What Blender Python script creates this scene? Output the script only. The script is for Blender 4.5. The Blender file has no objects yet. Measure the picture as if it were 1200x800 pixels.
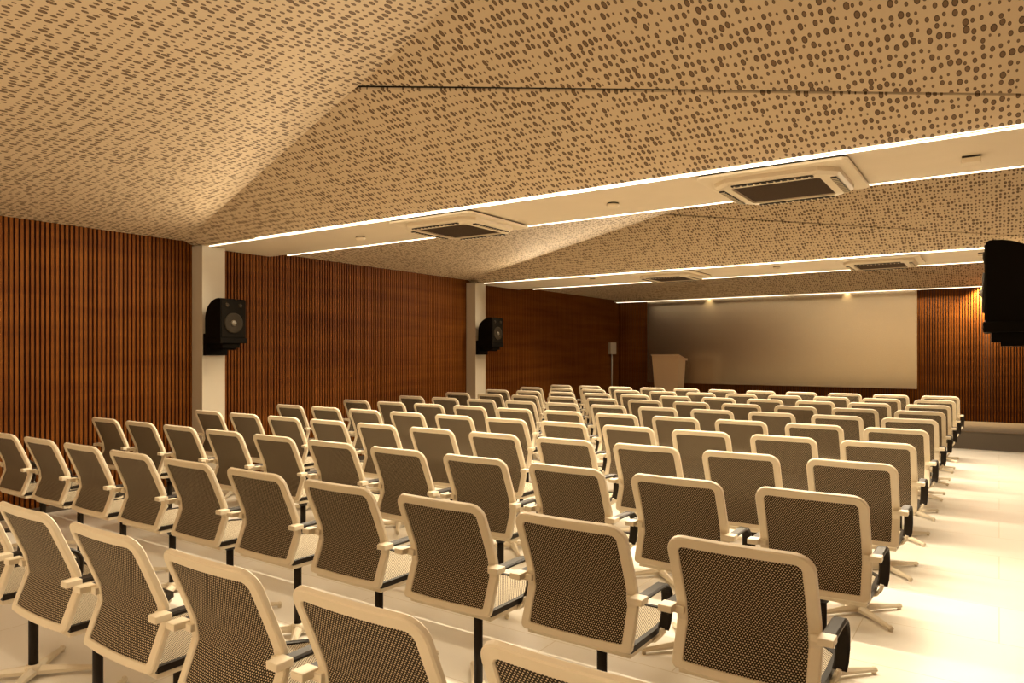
import bpy, bmesh, math, random
from mathutils import Vector, Matrix
random.seed(7)
sc = bpy.context.scene
C = sc.collection

# ------------------------------------------------------------------ camera, light, exposure
UNIT = 0.57                                   # seat spacing along a row (m)
CAM_Z = 2.48 * UNIT
F_PX, YAW, HORIZON = 831.8, 0.6015, 414.0
cam_d = bpy.data.cameras.new('camera')
cam = bpy.data.objects.new('camera', cam_d); C.objects.link(cam)
cam.location = (0, 0, CAM_Z)
cam.rotation_euler = (math.pi / 2, 0, YAW)
cam_d.sensor_width = 36.0
cam_d.lens = F_PX * 36.0 / 1200.0
cam_d.shift_y = (HORIZON - 400.0) / 1200.0
cam_d.clip_start = 0.05
sc.camera = cam

sc.view_settings.view_transform = 'Standard'
sc.view_settings.look = 'None'
sc.view_settings.gamma = 1.0
sc.view_settings.use_curve_mapping = False
sc.view_settings.exposure = 0.15
world = bpy.data.worlds.new('world'); sc.world = world
world.use_nodes = True
world.node_tree.nodes['Background'].inputs[0].default_value = (1.0, 0.78, 0.5, 1)
world.node_tree.nodes['Background'].inputs[1].default_value = 0.0
sc.cycles.use_denoising = True
sc.cycles.max_bounces = 8
sc.cycles.diffuse_bounces = 5
sc.cycles.sample_clamp_indirect = 6.0

WARM = (1.0, 0.825, 0.58)
STRIP_POWER = 118.0                            # W per metre-run strip lamp
STRIP_EMIT = 3.5
WASH_POWER = 24.0

# room dimensions
XW, XC, XR = -6.96, -6.774, 2.0               # left wall, column faces, right wall
HB, ZW = 2.532, 2.578                         # underside of the dropped bands, top of the slatted wall
BANDS = [(-5.24, -4.317), (-1.493, -0.570), (4.263, 5.185), (9.014, 10.333)]
SOFFIT_END = 14.137
Y_BACK, Y_REAR = 14.32, -5.24
STAGE_Y, STAGE_Z = 12.46, 0.265
SLOPE_A, SLOPE_L = 0.387, 0.1175

def area_strip(x0, x1, y, z, power, tilt=0.0):
    d = bpy.data.lights.new('strip_or_fill_lamp', 'AREA'); d.shape = 'RECTANGLE'
    d.size, d.size_y = x1 - x0, (0.003 if tilt else 0.016)
    d.energy = power; d.color = WARM; d.spread = math.radians(166 if tilt else 118)
    o = bpy.data.objects.new('strip_or_fill_lamp', d); C.objects.link(o)
    o.location = ((x0 + x1) / 2, y, z); o.rotation_euler = (math.radians(tilt), 0, 0)
STRIPS = []
STRIP_END = 0.62
for a, b in BANDS:
    STRIPS += [(XC + 0.03, STRIP_END, a + 0.030), (XC + 0.12, STRIP_END, b + 0.014)]
STRIPS.append((XW + 0.03, STRIP_END, SOFFIT_END + 0.012))
for i, (x0, x1, y) in enumerate(STRIPS):       # camera-side strips throw light back under the folded panels, the others straight down
    k = 0.55 if i == 8 else 1.4 if i == 7 else 0.2 if i < 2 else 0.40 if i < 4 else 1.0
    if i % 2 == 0 and i < 8: area_strip(x0 + 0.8, x1, y - 0.018, HB - 0.0043, STRIP_POWER * k * 2.0, -50)
    else: area_strip(x0 + 0.8, x1, y, HB - 0.016, STRIP_POWER * k)
area_strip(XW + 0.3, STRIP_END, BANDS[1][1] + 0.03, HB - 0.012, STRIP_POWER * 0.28, 125)  # added fill lamp aimed upward, brightens the left ceiling facet; not a strip
WASH_X = (-4.9, -2.31, -0.17)
for x in WASH_X:
    d = bpy.data.lights.new('wash_lamp', 'SPOT'); d.energy = WASH_POWER; d.color = (1.0, 0.74, 0.38)
    d.energy *= 20.0 if x > -1 else 1.0
    d.spot_size = math.radians(124 if x > -1 else 96); d.spot_blend = 1.0; d.shadow_soft_size = 0.02
    o = bpy.data.objects.new('wash_lamp', d); C.objects.link(o)
    o.location = (x, SOFFIT_END + 0.06, HB + 0.03); o.rotation_euler = (math.radians(22), 0, 0)

# ------------------------------------------------------------------ materials
def mat(name, col, rough=0.6, metal=0.0, spec=0.5):
    m = bpy.data.materials.new(name); m.use_nodes = True
    b = m.node_tree.nodes['Principled BSDF']
    b.inputs['Base Color'].default_value = (*col, 1)
    b.inputs['Roughness'].default_value = rough
    b.inputs['Metallic'].default_value = metal
    b.inputs['Specular IOR Level'].default_value = spec
    return m
def nd(m, kind, **kw):
    n = m.node_tree.nodes.new(kind)
    for k, v in kw.items():
        if k.startswith('i_'):
            key = k[2:]
            n.inputs[int(key) if key.isdigit() else key.replace('_', ' ')].default_value = v
        else: setattr(n, k, v)
    return n
def ln(m, a, b): m.node_tree.links.new(a, b)
def bsdf(m): return m.node_tree.nodes['Principled BSDF']
def mth(m, op, a, b=None):
    n = nd(m, 'ShaderNodeMath', operation=op)
    for i, v in enumerate((a, b)):
        if v is None: continue
        if isinstance(v, (int, float)): n.inputs[i].default_value = v
        else: ln(m, v, n.inputs[i])
    return n.outputs[0]
def mixc(m, fac, a, b):
    n = nd(m, 'ShaderNodeMix', data_type='RGBA')
    ln(m, fac, n.inputs[0])
    for i, v in ((6, a), (7, b)):
        if isinstance(v, tuple): n.inputs[i].default_value = (*v, 1)
        else: ln(m, v, n.inputs[i])
    return n.outputs[2]

def noisy(name, a, b, scale, rough=0.6, bump=0.0, spec=0.5, stretch=(1, 1, 1), metal=0.0):
    m = mat(name, a, rough, metal, spec)
    tc = nd(m, 'ShaderNodeTexCoord'); mp = nd(m, 'ShaderNodeMapping'); mp.inputs['Scale'].default_value = stretch
    ln(m, tc.outputs['Object'], mp.inputs[0])
    nz = nd(m, 'ShaderNodeTexNoise', i_Scale=scale, i_Detail=4.0); ln(m, mp.outputs[0], nz.inputs['Vector'])
    ln(m, mixc(m, nz.outputs[0], a, b), bsdf(m).inputs['Base Color'])
    if bump:
        bp = nd(m, 'ShaderNodeBump', i_Strength=bump, i_Distance=0.002)
        ln(m, nz.outputs[0], bp.inputs['Height']); ln(m, bp.outputs[0], bsdf(m).inputs['Normal'])
    return m

M_frame = noisy('cream_plastic', (0.80, 0.71, 0.55), (0.74, 0.65, 0.49), 30, 0.45)
M_cream_metal = noisy('cream_metal', (0.72, 0.64, 0.50), (0.66, 0.58, 0.44), 20, 0.35)
M_black = noisy('black_plastic', (0.016, 0.011, 0.007), (0.022, 0.015, 0.010), 40, 0.45, spec=0.22)
M_pole = noisy('black_metal', (0.012, 0.008, 0.005), (0.018, 0.012, 0.008), 40, 0.45, spec=0.2)
M_speaker = noisy('speaker_black', (0.004, 0.003, 0.002), (0.006, 0.0045, 0.003), 200, 0.75, spec=0.05)
M_grille = noisy('speaker_cloth', (0.006, 0.0045, 0.003), (0.009, 0.007, 0.0045), 500, 0.8, spec=0.04)
M_cone = noisy('speaker_cone', (0.022, 0.016, 0.010), (0.032, 0.024, 0.015), 60, 0.6, spec=0.08)
M_dome = mat('speaker_dome', (0.14, 0.12, 0.09), 0.35)
M_plaster = noisy('cream_plaster', (0.70, 0.60, 0.45), (0.66, 0.56, 0.42), 6, 0.75)
M_column = noisy('column_paint', (0.52, 0.46, 0.36), (0.47, 0.41, 0.32), 5, 0.7)
M_ac = noisy('ac_white_plastic', (0.72, 0.62, 0.46), (0.68, 0.58, 0.43), 10, 0.5)
M_dark_slot = mat('dark_slot', (0.02, 0.015, 0.01), 0.7)
M_riser = noisy('stage_riser_carpet', (0.11, 0.085, 0.06), (0.09, 0.07, 0.05), 120, 0.9)
M_stage = noisy('stage_carpet', (0.13, 0.094, 0.058), (0.115, 0.083, 0.052), 60, 0.85)
M_lectern = noisy('lectern_laminate', (0.45, 0.31, 0.185), (0.42, 0.285, 0.17), 3, 0.4, stretch=(1, 1, 0.2))
M_conduit = mat('conduit_grey', (0.40, 0.34, 0.26), 0.5)

def emissive(name, col, s):
    m = mat(name, (0.8, 0.8, 0.8)); b = bsdf(m)
    b.inputs['Emission Color'].default_value = (*col, 1); b.inputs['Emission Strength'].default_value = s
    return m
M_led = emissive('led_diffuser', (1.0, 0.86, 0.62), STRIP_EMIT)
M_lens = emissive('downlight_lens', (1.0, 0.8, 0.5), 12.0)

def weave(name, dark, light, pu, pv, r):
    m = mat(name, dark, 0.7, spec=0.2)
    uv = nd(m, 'ShaderNodeUVMap'); sp = nd(m, 'ShaderNodeSeparateXYZ'); ln(m, uv.outputs[0], sp.inputs[0])
    v = mth(m, 'DIVIDE', sp.outputs[1], pv)
    row = mth(m, 'FLOOR', v)
    u = mth(m, 'ADD', mth(m, 'DIVIDE', sp.outputs[0], pu), mth(m, 'MULTIPLY', mth(m, 'MODULO', row, 2.0), 0.5))
    du = mth(m, 'MULTIPLY', mth(m, 'SUBTRACT', mth(m, 'FRACT', u), 0.5), pu)
    dv = mth(m, 'MULTIPLY', mth(m, 'SUBTRACT', mth(m, 'FRACT', v), 0.5), pv * 1.25)
    d = mth(m, 'SQRT', mth(m, 'ADD', mth(m, 'MULTIPLY', du, du), mth(m, 'MULTIPLY', dv, dv)))
    k = mth(m, 'LESS_THAN', d, r)
    ln(m, mixc(m, k, dark, light), bsdf(m).inputs['Base Color'])
    return m
M_weave = weave('back_weave', (0.022, 0.014, 0.008), (0.57, 0.465, 0.315), 0.0088, 0.0064, 0.0023)
M_seatweave = weave('seat_weave', (0.07, 0.05, 0.03), (0.72, 0.62, 0.45), 0.0088, 0.0062, 0.0031)

def wood(name):
    m = mat(name, (0.3, 0.12, 0.04), 0.65, spec=0.08)
    tc = nd(m, 'ShaderNodeTexCoord')
    mp = nd(m, 'ShaderNodeMapping'); mp.inputs['Scale'].default_value = (0.35, 0.35, 5.0)
    ln(m, tc.outputs['Object'], mp.inputs[0])
    n1 = nd(m, 'ShaderNodeTexNoise', i_Scale=1.6, i_Detail=5.0, i_Roughness=0.6); ln(m, mp.outputs[0], n1.inputs['Vector'])
    mp2 = nd(m, 'ShaderNodeMapping'); mp2.inputs['Scale'].default_value = (30, 30, 1.2)
    ln(m, tc.outputs['Object'], mp2.inputs[0])
    n2 = nd(m, 'ShaderNodeTexNoise', i_Scale=1.0, i_Detail=3.0); ln(m, mp2.outputs[0], n2.inputs['Vector'])
    r = nd(m, 'ShaderNodeValToRGB')
    r.color_ramp.elements[0].position = 0.32; r.color_ramp.elements[0].color = (0.092, 0.024, 0.003, 1)
    r.color_ramp.elements[1].position = 0.66; r.color_ramp.elements[1].color = (0.19, 0.061, 0.008, 1)
    ln(m, mth(m, 'ADD', mth(m, 'MULTIPLY', n1.outputs[0], 0.6), mth(m, 'MULTIPLY', n2.outputs[0], 0.4)), r.inputs[0])
    ln(m, r.outputs[0], bsdf(m).inputs['Base Color'])
    return m
M_wood = wood('slat_wood')
M_woodback = noisy('slat_backing', (0.045, 0.013, 0.003), (0.036, 0.010, 0.0025), 8, 0.8)

def perforated():
    m = mat('perforated_panel', (0.6, 0.5, 0.35), 0.75, spec=0.2)
    tc = nd(m, 'ShaderNodeTexCoord')
    vo = nd(m, 'ShaderNodeTexVoronoi', voronoi_dimensions='2D', feature='F1', i_Scale=24.0, i_Randomness=0.45)
    mp = nd(m, 'ShaderNodeMapping'); mp.inputs['Scale'].default_value = (1.28, 0.72, 1.0)
    ln(m, tc.outputs['Object'], mp.inputs[0]); ln(m, mp.outputs[0], vo.inputs['Vector'])
    sep = nd(m, 'ShaderNodeSeparateColor'); ln(m, vo.outputs['Color'], sep.inputs[0])
    rad = mth(m, 'ADD', mth(m, 'MULTIPLY', mth(m, 'POWER', sep.outputs[0], 1.1), 0.245), 0.15)
    inside = mth(m, 'LESS_THAN', vo.outputs['Distance'], rad)
    core = mth(m, 'LESS_THAN', vo.outputs['Distance'], mth(m, 'MULTIPLY', rad, 0.72))
    nz = nd(m, 'ShaderNodeTexNoise', i_Scale=0.8, i_Detail=3.0); ln(m, tc.outputs['Object'], nz.inputs['Vector'])
    face = mixc(m, nz.outputs[0], (0.59, 0.46, 0.305), (0.55, 0.43, 0.285))
    hole = mixc(m, core, (0.085, 0.05, 0.026), (0.17, 0.108, 0.06))
    ln(m, mixc(m, inside, face, hole), bsdf(m).inputs['Base Color'])
    return m
M_perf = perforated()

def floor_mat():
    m = mat('floor_tile', (0.8, 0.74, 0.62), 0.3, spec=0.4)
    tc = nd(m, 'ShaderNodeTexCoord')
    br = nd(m, 'ShaderNodeTexBrick', offset=0.5, squash=1.0)
    br.inputs['Scale'].default_value = 1.0
    br.inputs['Mortar Size'].default_value = 0.0025
    br.inputs['Brick Width'].default_value = 1.2; br.inputs['Row Height'].default_value = 0.6
    br.inputs['Color1'].default_value = (0.80, 0.76, 0.69, 1); br.inputs['Color2'].default_value = (0.77, 0.73, 0.66, 1)
    br.inputs['Mortar'].default_value = (0.62, 0.54, 0.41, 1)
    ln(m, tc.outputs['Object'], br.inputs['Vector'])
    nz = nd(m, 'ShaderNodeTexNoise', i_Scale=1.1, i_Detail=6.0, i_Roughness=0.6); ln(m, tc.outputs['Object'], nz.inputs['Vector'])
    mx = nd(m, 'ShaderNodeMix', data_type='RGBA', blend_type='MULTIPLY'); mx.inputs[0].default_value = 0.25
    ln(m, br.outputs[0], mx.inputs[6]); 
    cr = nd(m, 'ShaderNodeValToRGB'); cr.color_ramp.elements[0].color = (0.75, 0.72, 0.66, 1); cr.color_ramp.elements[0].position = 0.3
    cr.color_ramp.elements[1].position = 0.7
    ln(m, nz.outputs[0], cr.inputs[0]); ln(m, cr.outputs[0], mx.inputs[7])
    ln(m, mx.outputs[2], bsdf(m).inputs['Base Color'])
    ln(m, mth(m, 'ADD', mth(m, 'MULTIPLY', nz.outputs[0], 0.2), 0.25), bsdf(m).inputs['Roughness'])
    return m
M_floor = floor_mat()

def screen_mat():
    m = noisy('screen_glass', (0.44, 0.365, 0.262), (0.42, 0.35, 0.25), 0.7, 0.24, spec=1.0)
    bsdf(m).inputs['Metallic'].default_value = 0.94
    return m
M_screen = screen_mat()

# ------------------------------------------------------------------ mesh helpers
def bx(bm, x0, x1, y0, y1, z0, z1, bev=0.0, mi=0):
    b = bmesh.new()
    vs = [b.verts.new((x, y, z)) for x in (x0, x1) for y in (y0, y1) for z in (z0, z1)]
    for f in ((0, 1, 3, 2), (4, 6, 7, 5), (0, 4, 5, 1), (2, 3, 7, 6), (0, 2, 6, 4), (1, 5, 7, 3)):
        b.faces.new([vs[i] for i in f])
    if bev: bmesh.ops.bevel(b, geom=list(b.edges), offset=bev, segments=2, affect='EDGES', profile=0.6)
    merge(bm, b, mi)
def merge(bm, b, mi=0):
    bmesh.ops.recalc_face_normals(b, faces=list(b.faces))
    mp = {}
    for v in b.verts: mp[v] = bm.verts.new(v.co)
    for f in b.faces:
        try:
            nf = bm.faces.new([mp[v] for v in f.verts]); nf.material_index = mi; nf.smooth = f.smooth
        except ValueError: pass
    b.free()
def prism(bm, pts, axis, a0, a1, bev=0.0, mi=0):
    """outline in the plane normal to axis ('x': (y,z), 'y': (x,z), 'z': (x,y)), extruded a0..a1"""
    b = bmesh.new()
    def P(p, a): return {'x': (a, p[0], p[1]), 'y': (p[0], a, p[1]), 'z': (p[0], p[1], a)}[axis]
    lo = [b.verts.new(P(p, a0)) for p in pts]; hi = [b.verts.new(P(p, a1)) for p in pts]
    b.faces.new(lo); b.faces.new(hi[::-1])
    n = len(pts)
    for i in range(n): b.faces.new((lo[i], hi[i], hi[(i + 1) % n], lo[(i + 1) % n]))
    if bev:
        bmesh.ops.bevel(b, geom=[e for e in b.edges], offset=bev, segments=2, affect='EDGES', profile=0.6)
    merge(bm, b, mi)
def lathe(bm, prof, cx=0, cy=0, n=20, axis='z', org=(0, 0, 0), mi=0):
    b = bmesh.new(); rings = []
    for r, h in prof:
        ring = []
        for i in range(n):
            a = 2 * math.pi * i / n
            p = (r * math.cos(a), r * math.sin(a), h)
            if axis == 'x': p = (h, p[0], p[1])
            ring.append(b.verts.new((p[0] + cx + org[0], p[1] + cy + org[1], p[2] + org[2])))
        rings.append(ring)
    for j in range(len(rings) - 1):
        for i in range(n):
            f = b.faces.new((rings[j][i], rings[j][(i + 1) % n], rings[j + 1][(i + 1) % n], rings[j + 1][i])); f.smooth = True
    b.faces.new(rings[0]); b.faces.new(rings[-1][::-1])
    merge(bm, b, mi)
def ribbon(bm, path, wvec, th, mi=0):
    """flat strap: rectangular section (width wvec, thickness th) swept along path"""
    b = bmesh.new(); rings = []
    w = Vector(wvec); n = len(path)
    for i, p in enumerate(path):
        p = Vector(p); t = (Vector(path[min(i + 1, n - 1)]) - Vector(path[max(i - 1, 0)])).normalized()
        nv = t.cross(w).normalized() * th / 2
        h = w / 2
        e = w.normalized() * min(0.006, w.length * 0.2)
        rings.append([b.verts.new(p + q) for q in (-h + nv * 0.3, -h + e + nv, h - e + nv, h + nv * 0.3, h - nv * 0.3, h - e - nv, -h + e - nv, -h - nv * 0.3)])
    for j in range(n - 1):
        for i in range(8): b.faces.new((rings[j][i], rings[j][(i + 1) % 8], rings[j + 1][(i + 1) % 8], rings[j + 1][i]))
    b.faces.new(rings[0]); b.faces.new(rings[-1][::-1])
    merge(bm, b, mi)
def obj(name, bm, mats, parent=None, uvfn=None):
    me = bpy.data.meshes.new(name)
    if uvfn:
        lay = bm.loops.layers.uv.new('UVMap')
        for f in bm.faces:
            for l in f.loops: l[lay].uv = uvfn(l.vert.co)
    bm.to_mesh(me); bm.free()
    for m in (mats if isinstance(mats, (list, tuple)) else [mats]): me.materials.append(m)
    o = bpy.data.objects.new(name, me); C.objects.link(o)
    if parent: o.parent = parent
    return o
def tag(o, label, cat, group=None):
    o['label'] = label; o['category'] = cat
    if group: o['group'] = group
    return o
def thing(name, label, cat, loc=(0, 0, 0), rz=0, group=None):
    o = bpy.data.objects.new(name, None); C.objects.link(o); o.empty_display_size = 0.1
    o.location = loc; o.rotation_euler = (0, 0, rz)
    return tag(o, label, cat, group)
def struct(name, bm, mats):
    o = obj(name, bm, mats); o['kind'] = 'structure'; return o

# ------------------------------------------------------------------ room shell
b = bmesh.new(); bx(b, XW - 0.15, XR + 0.15, Y_REAR - 0.15, Y_BACK + 0.15, -0.12, 0.0); struct('floor', b, M_floor)

SLAT_P, SLAT_W, SLAT_D = 0.040, 0.023, 0.022
def slat_wall_y(bm, x, sgn, y0, y1, z0, z1):              # wall running along y, slats facing sgn
    bx(bm, min(x - sgn * SLAT_D, x - sgn * 0.15), max(x - sgn * SLAT_D, x - sgn * 0.15), y0, y1, 0.0, z1, mi=1)
    n = int((y1 - y0) / SLAT_P)
    for i in range(n):
        y = y0 + (i + 0.25) * SLAT_P
        bx(bm, min(x, x - sgn * SLAT_D), max(x, x - sgn * SLAT_D), y, y + SLAT_W, z0, z1, mi=0)
b = bmesh.new(); slat_wall_y(b, XW, 1, Y_REAR, Y_BACK, 0.06, 2.70)
bx(b, XW - 0.02, XW + 0.003, Y_REAR, STAGE_Y, 0.0, 0.06, mi=2)
struct('wall_left', b, [M_wood, M_woodback, M_riser])
b = bmesh.new(); slat_wall_y(b, XR, -1, Y_REAR, Y_BACK, 0.06, 3.40); struct('wall_right', b, [M_wood, M_woodback])
b = bmesh.new()
bx(b, XW, XR, Y_BACK + SLAT_D, Y_BACK + 0.15, 0.0, 2.75, mi=1)
for i in range(int((XR - XW) / SLAT_P)):
    x = XW + (i + 0.25) * SLAT_P
    bx(b, x, x + SLAT_W, Y_BACK, Y_BACK + SLAT_D, STAGE_Z, 2.72)
struct('wall_back', b, [M_wood, M_woodback])
b = bmesh.new(); bx(b, XW, XR, Y_REAR - 0.15, Y_REAR, 0, 3.4); struct('wall_rear', b, M_plaster)

b = bmesh.new()
bx(b, XW + 0.004, XR - 0.004, STAGE_Y + 0.01, Y_BACK - 0.001, 0.0, STAGE_Z - 0.012, mi=1)
bx(b, XW + 0.004, XR - 0.004, STAGE_Y, Y_BACK - 0.001, STAGE_Z - 0.012, STAGE_Z, mi=0)
struct('stage', b, [M_stage, M_riser])

# columns on the left wall, and the free-standing pair beside the aisle
for nm, y in (('column', 4.226), ('column', 8.86)):
    b = bmesh.new(); bx(b, XW, XC, y, y + 0.262, 0, HB, 0.004); struct(nm, b, M_column)
for y in (4.226, 8.86):
    b = bmesh.new(); bx(b, 0.27, 0.66, y, y + 0.262, 0, HB, 0.004); struct('column', b, M_column)

# dropped plaster bands
for n, (y0, y1) in enumerate(BANDS):
    b = bmesh.new(); bx(b, XW + 0.001, XR, y0, y1, HB, HB + 0.10, 0.004); struct('trim_%d' % (n + 1), b, M_plaster)
b = bmesh.new(); bx(b, XW, XR, SOFFIT_END - 0.03, SOFFIT_END, HB, HB + 0.09); bx(b, XW, XR, SOFFIT_END, Y_BACK + 0.02, HB + 0.09, HB + 0.12)
struct('trim_%d' % (len(BANDS) + 1), b, M_plaster)

# folded perforated ceiling: every bay is a hipped tent of flat facets
def plate(bm, poly, zf, th=0.012, mi=0):
    b = bmesh.new()
    lo = [b.verts.new((x, y, zf(x, y))) for x, y in poly]; hi = [b.verts.new((x, y, zf(x, y) + th)) for x, y in poly]
    b.faces.new(lo); b.faces.new(hi[::-1]); n = len(poly)
    for i in range(n): b.faces.new((lo[i], hi[i], hi[(i + 1) % n], lo[(i + 1) % n]))
    merge(bm, b, mi)
def bay(name, yn, yf, seam=True):
    half = (yf - yn) / 2; ym = (yn + yf) / 2; zr = HB + SLOPE_A * half
    ax = XW + (zr - ZW) / SLOPE_L
    cy = (ZW - HB) / SLOPE_A
    zA = lambda x, y: HB + SLOPE_A * (yf - y)
    zB = lambda x, y: HB + SLOPE_A * (y - yn)
    zL = lambda x, y: ZW + SLOPE_L * (x - XW)
    b = bmesh.new()
    P = (-3.21, yf - 1.265); d = (3.30, 1.06)
    t = (yf - P[1]) / d[1]; Q = (P[0] + d[0] * t, yf)
    g = 0.014
    A1 = [(XW, yf), (XW, yf - cy), (P[0] - 0.012, P[1] + g), (Q[0], Q[1])]
    A2 = [(P[0] + 0.006, P[1] - g), (ax, ym), (XR, ym), (XR, yf), (Q[0] + 2.5 * g, Q[1])]
    plate(b, A1, zA); plate(b, A2, zA)
    plate(b, [(XW, yf), (XW, yf - cy), (ax, ym), (XR, ym), (XR, yf)], lambda x, y: zA(x, y) + 0.03, 0.005, 1)
    plate(b, [(XW, yn), (XR, yn), (XR, ym), (ax, ym), (XW, yn + cy)], zB)
    plate(b, [(XW, yn + cy), (ax, ym), (XW, yf - cy)], zL)
    o = struct(name, b, [M_perf, M_dark_slot])
ends = BANDS + [(SOFFIT_END - 0.0, None)]
for n in range(len(BANDS)):
    bay('ceiling' if n == 0 else 'ceiling.%03d' % n, ends[n][1], ends[n + 1][0])

# light strips along the band edges
names = []
order = ['behind the viewer at the rear wall', 'on the rear band']
strip_lab = {4: 'long thin white light strip on the camera side of the nearest ceiling band',
             5: 'white light strip on the stage side of the nearest ceiling band, behind its air conditioners',
             6: 'thin white light strip on the camera side of the second, farther ceiling band',
             7: 'thin white light strip on the stage side of the second ceiling band',
             8: 'thin white light strip at the ceiling edge directly above the screen'}
for i, (x0, x1, y) in enumerate(STRIPS):
    if i < 2: continue
    t = thing('light_strip', strip_lab.get(i, 'light strip on the %s edge of the ceiling band above the camera' % ('rear' if i == 2 else 'front')), 'light strip', ((x0 + x1) / 2, y, HB), group='light strips along the ceiling bands')
    w = (x1 - x0) / 2
    bm_ = bmesh.new(); bx(bm_, -w, w, -0.016, 0.016, -0.004, 0.0); obj('housing', bm_, M_plaster, t)
    bm_ = bmesh.new(); bx(bm_, -w, w, -0.009, 0.009, -0.010, -0.004); obj('diffuser', bm_, M_led, t)

# ------------------------------------------------------------------ conference chairs
PROF = [(-0.210, 0.431), (-0.158, 0.567), (-0.167, 0.634), (-0.202, 0.720), (-0.262, 0.859)]   # (y, z) bottom to top
ACC = [0.0]
for p, q in zip(PROF, PROF[1:]): ACC.append(ACC[-1] + math.dist(p, q))
LV = ACC[-1]; HW = 0.2165
def on_back(x, v, n=0.0):
    v = max(0.0, min(LV, v)); i = 0
    while i < len(ACC) - 2 and v > ACC[i + 1]: i += 1
    t = (v - ACC[i]) / (ACC[i + 1] - ACC[i]); p, q = PROF[i], PROF[i + 1]
    y, z = p[0] + (q[0] - p[0]) * t, p[1] + (q[1] - p[1]) * t
    dy, dz = q[0] - p[0], q[1] - p[1]; l = math.hypot(dy, dz)
    y -= 0.014 * (1 - (x / HW) ** 2)
    return (x, y + dz / l * n, z - dy / l * n)           # +n = towards the sitter
def back_loop(inset, rt, rb, extra_bottom=0.0):
    hw = HW - inset; v0, v1 = inset * 0.72 + extra_bottom, LV - inset
    pts = []
    for i in range(9): pts.append((-hw + rb + (2 * hw - 2 * rb) * i / 8, v0))
    for i in range(1, 5): a = -math.pi / 2 + math.pi / 2 * i / 4; pts.append((hw - rb + rb * math.cos(a), v0 + rb + rb * math.sin(a)))
    side = [ACC[1] - 0.012, ACC[1] + 0.004, ACC[2] - 0.004, ACC[2] + 0.012, ACC[3], (ACC[3] + v1 - rt) / 2]
    for v in side: pts.append((hw, v))
    for i in range(9): a = math.pi / 2 * i / 8; pts.append((hw - rt + rt * math.cos(a), v1 - rt + rt * math.sin(a)))
    for i in range(1, 8): pts.append((hw - rt - (2 * hw - 2 * rt) * i / 8, v1))
    for i in range(9): a = math.pi / 2 + math.pi / 2 * i / 8; pts.append((-hw + rt + rt * math.cos(a), v1 - rt + rt * math.sin(a)))
    for v in side[::-1]: pts.append((-hw, v))
    for i in range(0, 4): a = math.pi + math.pi / 2 * i / 4; pts.append((-hw + rb + rb * math.cos(a), v0 + rb + rb * math.sin(a)))
    return pts
def frame_bm():
    b = bmesh.new(); W, T, c = 0.036, 0.010, 0.004
    sec = [(0, T - c), (0, -T + c), (c, -T), (W - c, -T), (W, -T + c), (W, T - c), (W - c, T), (c, T)]
    loops = []
    for ins, n in sec:
        L = back_loop(ins, 0.058 - ins, max(0.020 - ins * 0.4, 0.006))
        loops.append([b.verts.new(on_back(x, v, n)) for x, v in L])
    m = len(loops[0])
    for j in range(8):
        A, B = loops[j], loops[(j + 1) % 8]
        for i in range(m): b.faces.new((A[i], A[(i + 1) % m], B[(i + 1) % m], B[i]))
    bmesh.ops.recalc_face_normals(b, faces=list(b.faces))
    return b
def arc_len(co):
    best, bv = 9, 0
    for i in range(41):
        v = LV * i / 40; p = on_back(co.x, v); d = abs(p[2] - co.z)
        if d < best: best, bv = d, v
    return bv
def backmesh_bm():
    b = bmesh.new(); hw = HW - 0.026
    vs = sorted(set([0.016, LV - 0.022] + ACC[1:4] + [0.05, 0.09, 0.25, 0.32, 0.38]))
    nx = 12; g = []
    for n in (0.003, -0.003):
        g.append([[b.verts.new(on_back(-hw + 2 * hw * i / nx, v, n)) for i in range(nx + 1)] for v in vs])
    for s in range(2):
        for j in range(len(vs) - 1):
            for i in range(nx):
                q = (g[s][j][i], g[s][j][i + 1], g[s][j + 1][i + 1], g[s][j + 1][i])
                f = b.faces.new(q if s else q[::-1]); f.smooth = True
    return b
def seat_outline(k, front=0.0):
    w = 0.208 - k; y0, y1 = -0.192 + k * 0.3, 0.222 - k - front
    return [(-w, y0), (w, y0), (w + 0.004, 0.0), (w, y1 - 0.07), (w - 0.055, y1), (-w + 0.055, y1), (-w, y1 - 0.07), (-w - 0.004, 0.0)]
def seat_z(x, y):                                        # slight dish and a waterfall front
    return 0.447 - 0.010 * (1 - (x / 0.21) ** 2) - 0.9 * max(0.0, y - 0.12) ** 2 * 2.0
def seat_bm():
    b = bmesh.new(); prism(b, seat_outline(0.016), 'z', 0.428, 0.444)
    bmesh.ops.subdivide_edges(b, edges=list(b.edges), cuts=3, use_grid_fill=True)
    return b
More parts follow.
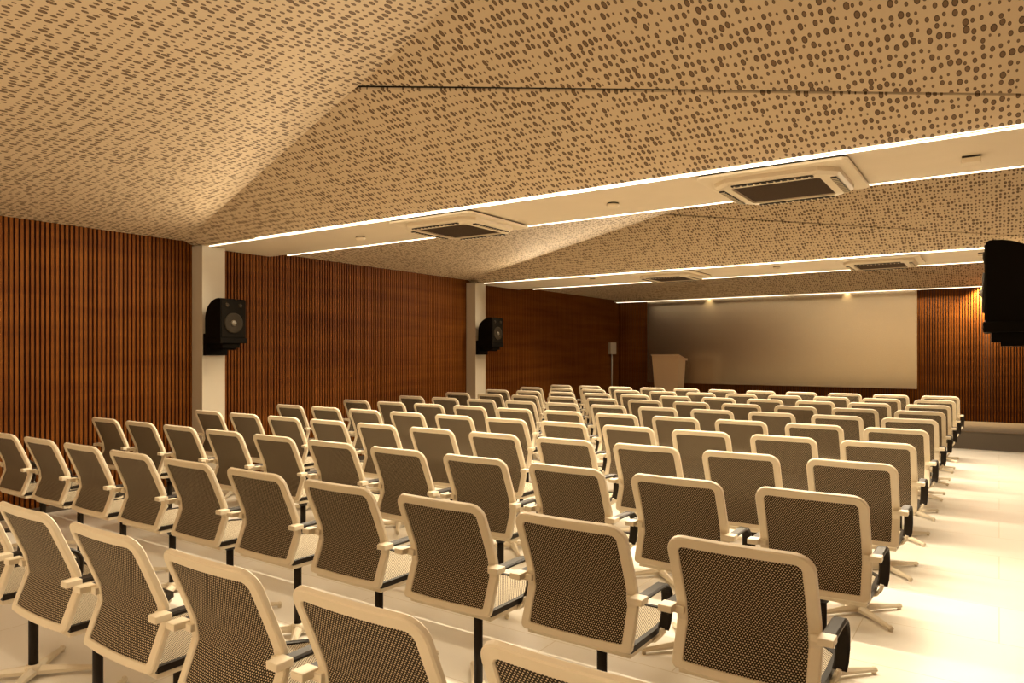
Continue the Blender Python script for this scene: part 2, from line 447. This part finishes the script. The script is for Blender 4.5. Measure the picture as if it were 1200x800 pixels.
def chair_parts():
    t = thing('conference_chair', '', 'chair')
    obj('backrest_frame', frame_bm(), M_frame, t)
    obj('backrest_mesh', backmesh_bm(), M_weave, t, uvfn=lambda c: (c.x + 5, c.z * 1.04 + 5))
    obj('seat', seat_bm(), M_seatweave, t, uvfn=lambda c: (c.x + 5, c.y + 5))
    b = bmesh.new()
    o, i_ = seat_outline(0.0), seat_outline(0.017)
    bb = bmesh.new(); n = len(o)
    R = [[bb.verts.new((p[0], p[1], z)) for p in pts] for pts, z in ((o, 0.427), (o, 0.444), (o, 0.448), (i_, 0.448), (i_, 0.427))]
    for j in range(5):
        for k in range(n): bb.faces.new((R[j][k], R[j][(k + 1) % n], R[(j + 1) % 5][(k + 1) % n], R[(j + 1) % 5][k]))
    merge(b, bb); obj('seat_border', b, M_black, t)
    b = bmesh.new(); prism(b, seat_outline(0.006), 'z', 0.408, 0.427, 0.003)
    prism(b, [(-0.13, -0.13), (0.13, -0.13), (0.15, 0.0), (0.13, 0.13), (-0.13, 0.13), (-0.15, 0.0)], 'z', 0.390, 0.408, 0.004)
    obj('seat_pan', b, M_frame, t)
    for s in (-1, 1):
        path = [(s * 0.236, -0.178, 0.612), (s * 0.236, -0.10, 0.612), (s * 0.236, -0.02, 0.611)]
        for k in range(1, 8):
            a = math.pi / 2 * k / 7
            path.append((s * 0.236, -0.02 + 0.062 * math.sin(a), 0.549 + 0.062 * math.cos(a)))
        path += [(s * 0.236, 0.040, 0.51), (s * 0.234, 0.030, 0.47), (s * 0.230, 0.018, 0.445)]
        b = bmesh.new(); ribbon(b, path, (0.042, 0, 0), 0.015)
        arm = obj('armrest', b, M_black, t)
        b = bmesh.new()
        x0, x1 = sorted((s * 0.213, s * 0.258))
        bx(b, x0, x1, -0.226, -0.172, 0.600, 0.622, 0.004)
        x0, x1 = sorted((s * 0.186, s * 0.225))
        bx(b, x0, x1, -0.190, -0.160, 0.592, 0.616, 0.004)
        k = obj('arm_bracket', b, M_frame, arm); k['label'] = 'cream bracket'
        b = bmesh.new()
        ribbon(b, [(s * 0.231, 0.018, 0.452), (s * 0.228, 0.014, 0.432), (s * 0.212, 0.006, 0.412), (s * 0.17, 0.0, 0.401), (s * 0.13, -0.004, 0.399)], (0, 0.046, 0), 0.014)
        k = obj('arm_support', b, M_frame, arm); k['label'] = 'cream support'
    b = bmesh.new(); lathe(b, [(0.019, 0.045), (0.019, 0.355)], n=16)
    lathe(b, [(0.025, 0.34), (0.045, 0.392)], n=16); obj('pole', b, M_pole, t)
    b = bmesh.new(); lathe(b, [(0.020, 0.018), (0.034, 0.022), (0.034, 0.050), (0.024, 0.058)], n=16); obj('hub', b, M_cream_metal, t)
    for sx in (-1, 1):
        for sy in (-1, 1):
            e = Vector((sx * 0.185, sy * 0.20, 0)); d = e.normalized(); w = Vector((-d.y, d.x, 0))
            bb = bmesh.new(); R = []
            for q, hw, z0, z1 in ((0.02, 0.024, 0.016, 0.052), (0.10, 0.017, 0.016, 0.044), (e.length, 0.010, 0.012, 0.028)):
                c = d * q
                R.append([bb.verts.new(c + w * a + Vector((0, 0, z))) for a, z in ((-hw, z0), (hw, z0), (hw, z0 + (z1 - z0) * 0.5), (hw * 0.25, z1), (-hw * 0.25, z1), (-hw, z0 + (z1 - z0) * 0.5))])
            for j in range(2):
                for k in range(6): bb.faces.new((R[j][k], R[j][(k + 1) % 6], R[j + 1][(k + 1) % 6], R[j + 1][k]))
            bb.faces.new(R[0]); bb.faces.new(R[-1][::-1])
            b = bmesh.new(); merge(b, bb)
            tip = d * (e.length - 0.012); lathe(b, [(0.010, 0.0), (0.011, 0.014), (0.008, 0.031)], cx=tip.x, cy=tip.y, n=10)
            obj('leg', b, M_cream_metal, t)
    return t
def dup(o, parent=None):
    c = o.copy(); C.objects.link(c)
    if parent: c.parent = parent
    for ch in list(o.children): dup(ch, c)
    return c
ROWS = ['nearest row', 'second row', 'third row', 'fourth row', 'fifth row', 'sixth row', 'seventh row', 'eighth row', 'ninth row', 'tenth row', 'row nearest the stage']
SEATS = ['aisle end seat', 'second seat in from the aisle', 'third seat in from the aisle', 'fourth seat in from the aisle', 'fifth seat in from the aisle',
         'sixth seat in from the aisle', 'seventh seat in from the aisle', 'eighth seat in from the aisle', 'third seat out from the slatted wall',
         'second seat out from the slatted wall', 'end seat beside the slatted wall']
X0, Y0, RS = -0.8492, 1.1132, 0.9616
proto = chair_parts(); used = False
protos = list(proto.children)
for r in range(11):
    for c in range(11):
        if r == 0 and c > 5 or r == 1 and c > 9: continue
        t = proto if not used else dup(proto); used = True
        t.location = (X0 - c * UNIT + HW, Y0 + r * RS + 0.262, 0)
        row = ROWS[r] + (' from the camera' if 0 < r < 10 else ' to the camera' if r == 0 else '')
        t['label'] = 'cream framed mesh chair, %s, %s' % (SEATS[c], row)
        t['group'] = 'mesh conference chairs in rows'

# ------------------------------------------------------------------ loudspeakers
def speaker(label, x_wall, x_front, y0):
    """wall loudspeaker: rounded back towards the column at x_wall, front at x_front"""
    s = 1 if x_front > x_wall else -1
    D, W, Z0, H_ = 0.275, 0.292, 1.518, 0.455
    t = thing('loudspeaker', label, 'speaker', (x_front, y0, Z0), group='wall loudspeakers')
    X = lambda d: -s * d                                       # d = distance behind the front face
    b = bmesh.new(); out = [(X(0.0), 0.05), (X(0.0), H_ - 0.012), (X(0.012), H_ - 0.002), (X(0.03), H_)]
    for k in range(1, 11):
        a = math.pi / 2 * k / 10; out.append((X(0.03 + 0.235 * math.sin(a)), H_ - 0.20 * (1 - math.cos(a))))
    out += [(X(0.268), 0.05)]
    prism(b, out, 'y', 0.0, W, 0.003); obj('cabinet', b, M_speaker, t)
    b = bmesh.new(); bx(b, *sorted((X(-0.012), X(0.27))), -0.006, W + 0.006, 0.0, 0.052, 0.005); obj('base_ledge', b, M_speaker, t)
    b = bmesh.new(); bx(b, *sorted((X(-0.006), X(0.002))), 0.012, W - 0.012, 0.062, H_ - 0.02, 0.002); g = obj('front_panel', b, M_grille, t)
    b = bmesh.new(); lathe(b, [(0.104, 0.0), (0.104, s * 0.010), (0.092, s * 0.012), (0.050, s * 0.003), (0.030, s * 0.003)], axis='x', org=(X(-0.004), W / 2, 0.205), n=28)
    w = obj('woofer', b, M_cone, t); w['label'] = 'dark woofer cone'
    b = bmesh.new(); lathe(b, [(0.030, 0.0), (0.027, s * 0.010), (0.016, s * 0.018), (0.003, s * 0.021)], axis='x', org=(X(-0.007), W / 2, 0.205), n=18)
    k = obj('dust_cap', b, M_dome, w); k['label'] = 'pale dust cap'
    for q in (0.07, W - 0.07):
        b = bmesh.new(); lathe(b, [(0.022, 0.0), (0.022, s * 0.005), (0.010, s * 0.008)], axis='x', org=(X(-0.006), q, 0.385), n=16)
        obj('tweeter', b, M_cone, t)
    b = bmesh.new(); dw = abs(x_wall - x_front)
    bx(b, *sorted((X(dw), X(dw - 0.05))), 0.015, W - 0.03, -0.125, 0.10, 0.002)
    bx(b, *sorted((X(dw - 0.01), X(0.20))), 0.03, W - 0.05, 0.03, 0.09, 0.002)
    bx(b, *sorted((X(dw - 0.02), X(0.022))), 0.04, W - 0.05, -0.048, 0.0, 0.002)
    bx(b, *sorted((X(dw - 0.02), X(0.060))), 0.06, W - 0.07, -0.068, -0.048, 0.002)
    obj('wall_bracket', b, M_speaker, t)
speaker('black loudspeaker with round woofer on the nearest left column', XC, -6.45, 4.22)
speaker('smaller looking black loudspeaker on the second, farther left column', XC, -6.45, 8.85)
speaker('large black loudspeaker at the right edge, seen from its dark side', 0.27, -0.055, 4.22)

# ------------------------------------------------------------------ air conditioners and ceiling devices
def rrect(hx, hy, ch):
    return [(-hx + ch, -hy), (hx - ch, -hy), (hx, -hy + ch), (hx, hy - ch), (hx - ch, hy), (-hx + ch, hy), (-hx, hy - ch), (-hx, -hy + ch)]
def air_con(label, x, y, sx=0.44, sy=0.43):
    t = thing('air_conditioner', label, 'air conditioner', (x, y + 0.03, HB), group='ceiling cassette air conditioners')
    b = bmesh.new(); prism(b, rrect(sx, sy, 0.03), 'z', -0.030, -0.012, 0.004); bx(b, -sx + 0.02, sx - 0.02, -sy + 0.02, sy - 0.02, -0.012, 0.0, mi=1); obj('ceiling_panel', b, [M_ac, M_dark_slot], t)  # dark box above the panel puts its gap shadow into the colour
    b = bmesh.new()
    o, i_ = rrect(sx - 0.07, sy - 0.07, 0.10), rrect(sx - 0.175, sy - 0.165, 0.02)
    o2 = rrect(sx - 0.085, sy - 0.085, 0.10)
    bb = bmesh.new(); n = 8
    R = [[bb.verts.new((p[0], p[1], z)) for p in pts] for pts, z in ((o, -0.028), (o, -0.055), (o2, -0.072), (i_, -0.078), (i_, -0.058))]
    for j in range(4):
        for k in range(n): bb.faces.new((R[j][k], R[j][(k + 1) % n], R[j + 1][(k + 1) % n], R[j + 1][k]))
    bb.faces.new(R[4]); merge(b, bb); obj('fascia', b, M_ac, t)
    b = bmesh.new(); gx, gy = sx - 0.185, sy - 0.175
    bx(b, -gx, gx, -gy, gy, -0.066, -0.058)
    for k in range(24): q = -gy + 0.01 + (2 * gy - 0.02) * k / 23; bx(b, -gx, gx, q - 0.003, q + 0.003, -0.071, -0.066)
    g = obj('intake_grille', b, M_grillewood, t); g['label'] = 'dark intake grille'
    for hx, hy, cx, cy in ((sx - 0.20, 0.017, 0, -(sy - 0.107)), (sx - 0.20, 0.017, 0, sy - 0.107), (0.017, sy - 0.20, -(sx - 0.107), 0), (0.017, sy - 0.20, sx - 0.107, 0)):
        b = bmesh.new(); bx(b, cx - hx, cx + hx, cy - hy, cy + hy, -0.082, -0.074, 0.002)
        m = 12
        for k in range(m):
            if hx > hy: q = cx - hx + 2 * hx * (k + .5) / m; bx(b, q - 0.004, q + 0.004, cy - hy, cy + hy, -0.086, -0.082, mi=1)
            else: q = cy - hy + 2 * hy * (k + .5) / m; bx(b, cx - hx, cx + hx, q - 0.004, q + 0.004, -0.086, -0.082, mi=1)
        g = obj('air_vent', b, [M_dark_slot, M_ac], t); g['label'] = 'dark louvred air slot'
M_grillewood = noisy('intake_grille', (0.10, 0.062, 0.035), (0.075, 0.045, 0.025), 60, 0.7)
air_con('ceiling air conditioner on the nearest band, left of the two', -3.81, 4.73)
air_con('largest ceiling air conditioner, on the nearest band to the right', -1.14, 4.73)
air_con('ceiling air conditioner on the far band, left of the pair', -3.81, 9.50)
air_con('ceiling air conditioner on the far band, right, near the speaker', -1.17, 9.50)

def detector(label, x, y, box=False):
    t = thing('ceiling_detector', label, 'detector', (x, y, HB), group='detectors on the ceiling bands')
    if box:
        b = bmesh.new(); bx(b, -0.045, 0.045, -0.03, 0.03, -0.012, 0.0); obj('mount', b, M_dark_slot, t)
        b = bmesh.new(); bx(b, -0.048, 0.048, -0.04, 0.04, -0.040, -0.012, 0.004); obj('housing', b, M_ac, t)
    else:
        b = bmesh.new(); lathe(b, [(0.042, 0.0), (0.042, -0.010)], n=18); obj('mount', b, M_dark_slot, t)
        b = bmesh.new(); lathe(b, [(0.048, -0.010), (0.048, -0.020), (0.034, -0.036)], n=18); obj('housing', b, M_ac, t)
detector('small round detector on the nearest ceiling band by the left column', -5.04, 4.78)
detector('small detector on the nearest ceiling band between two air conditioners', -2.37, 4.78)
detector('boxy detector on the nearest ceiling band, right of the air conditioners', -0.13, 4.80, True)
detector('tiny detector on the far ceiling band near the second left column', -5.01, 9.42)
detector('tiny detector on the far ceiling band between its air conditioners', -2.36, 9.45)
detector('tiny detector on the far ceiling band beside the right speaker', -0.15, 9.46, True)

# wall washers in the slot above the back wall
for x, lb in zip(WASH_X, ('left part of the screen', 'right part of the screen', 'slatted wall right of the screen')):
    t = thing('wall_washer', 'small recessed downlight in the ceiling slot above the ' + lb, 'downlight', (x, SOFFIT_END + 0.075, HB + 0.09), group='downlights above the back wall')
    b = bmesh.new(); lathe(b, [(0.034, 0.0), (0.034, -0.02), (0.028, -0.022)], n=18); obj('housing', b, M_plaster, t)
    b = bmesh.new(); lathe(b, [(0.024, -0.022), (0.022, -0.026)], n=18); obj('lens', b, M_lens, t)

# ------------------------------------------------------------------ stage: screen, lectern, wall box
t = thing('projection_screen', 'wide frosted glossy screen on the slatted back wall', 'screen', (-3.72, Y_BACK, STAGE_Z + 0.535))
b = bmesh.new(); bx(b, -2.525, 2.525, -0.050, -0.02, 0.0, 1.80, 0.002); obj('screen_panel', b, M_screen, t)
b = bmesh.new()
for x0, x1, z0, z1 in ((-2.535, -2.525, -0.01, 1.81), (2.525, 2.535, -0.01, 1.81), (-2.525, 2.525, -0.01, 0.0), (-2.525, 2.525, 1.80, 1.81)): bx(b, x0, x1, -0.052, -0.012, z0, z1)
obj('screen_edge', b, M_screen, t)

t = thing('lectern', 'pale tapered lectern standing at the left end of the stage', 'lectern', (-5.33, 13.0, STAGE_Z))
b = bmesh.new(); bb = bmesh.new()
R = [[bb.verts.new(p) for p in q] for q in (
    [(-0.20, 0.05, 0.0), (0.22, 0.05, 0.0), (0.21, 0.36, 0.0), (-0.19, 0.36, 0.0)],
    [(-0.275, 0.0, 1.105), (0.275, 0.0, 1.105), (0.265, 0.39, 1.02), (-0.265, 0.39, 1.02)])]
for k in range(4): bb.faces.new((R[0][k], R[0][(k + 1) % 4], R[1][(k + 1) % 4], R[1][k]))
bb.faces.new(R[0]); bb.faces.new(R[1][::-1])
bmesh.ops.bevel(bb, geom=list(bb.edges), offset=0.004, segments=1, affect='EDGES')
merge(b, bb); obj('body', b, M_lectern, t)
b = bmesh.new(); prism(b, [(-0.02, 1.110), (0.43, 1.012), (0.43, 1.034), (-0.02, 1.132)], 'x', -0.285, 0.285, 0.003)
obj('reading_top', b, M_lectern, t)
b = bmesh.new(); bx(b, -0.285, 0.285, 0.425, 0.445, 1.010, 1.055, 0.003); obj('book_stop', b, M_lectern, t)
b = bmesh.new(); bx(b, -0.215, 0.235, 0.035, 0.375, 0.0, 0.03, 0.003); obj('plinth', b, M_lectern, t)

t = thing('wall_box', 'pale switch box above a thin conduit in the back left corner', 'wall box', (XW, 13.95, STAGE_Z))
b = bmesh.new(); bx(b, 0.0, 0.06, -0.135, 0.135, 1.13, 1.385, 0.004); obj('box', b, M_conduit, t)
b = bmesh.new(); lathe(b, [(0.016, 0.0), (0.016, 1.13)], cx=0.018, n=12); obj('conduit', b, M_conduit, t)
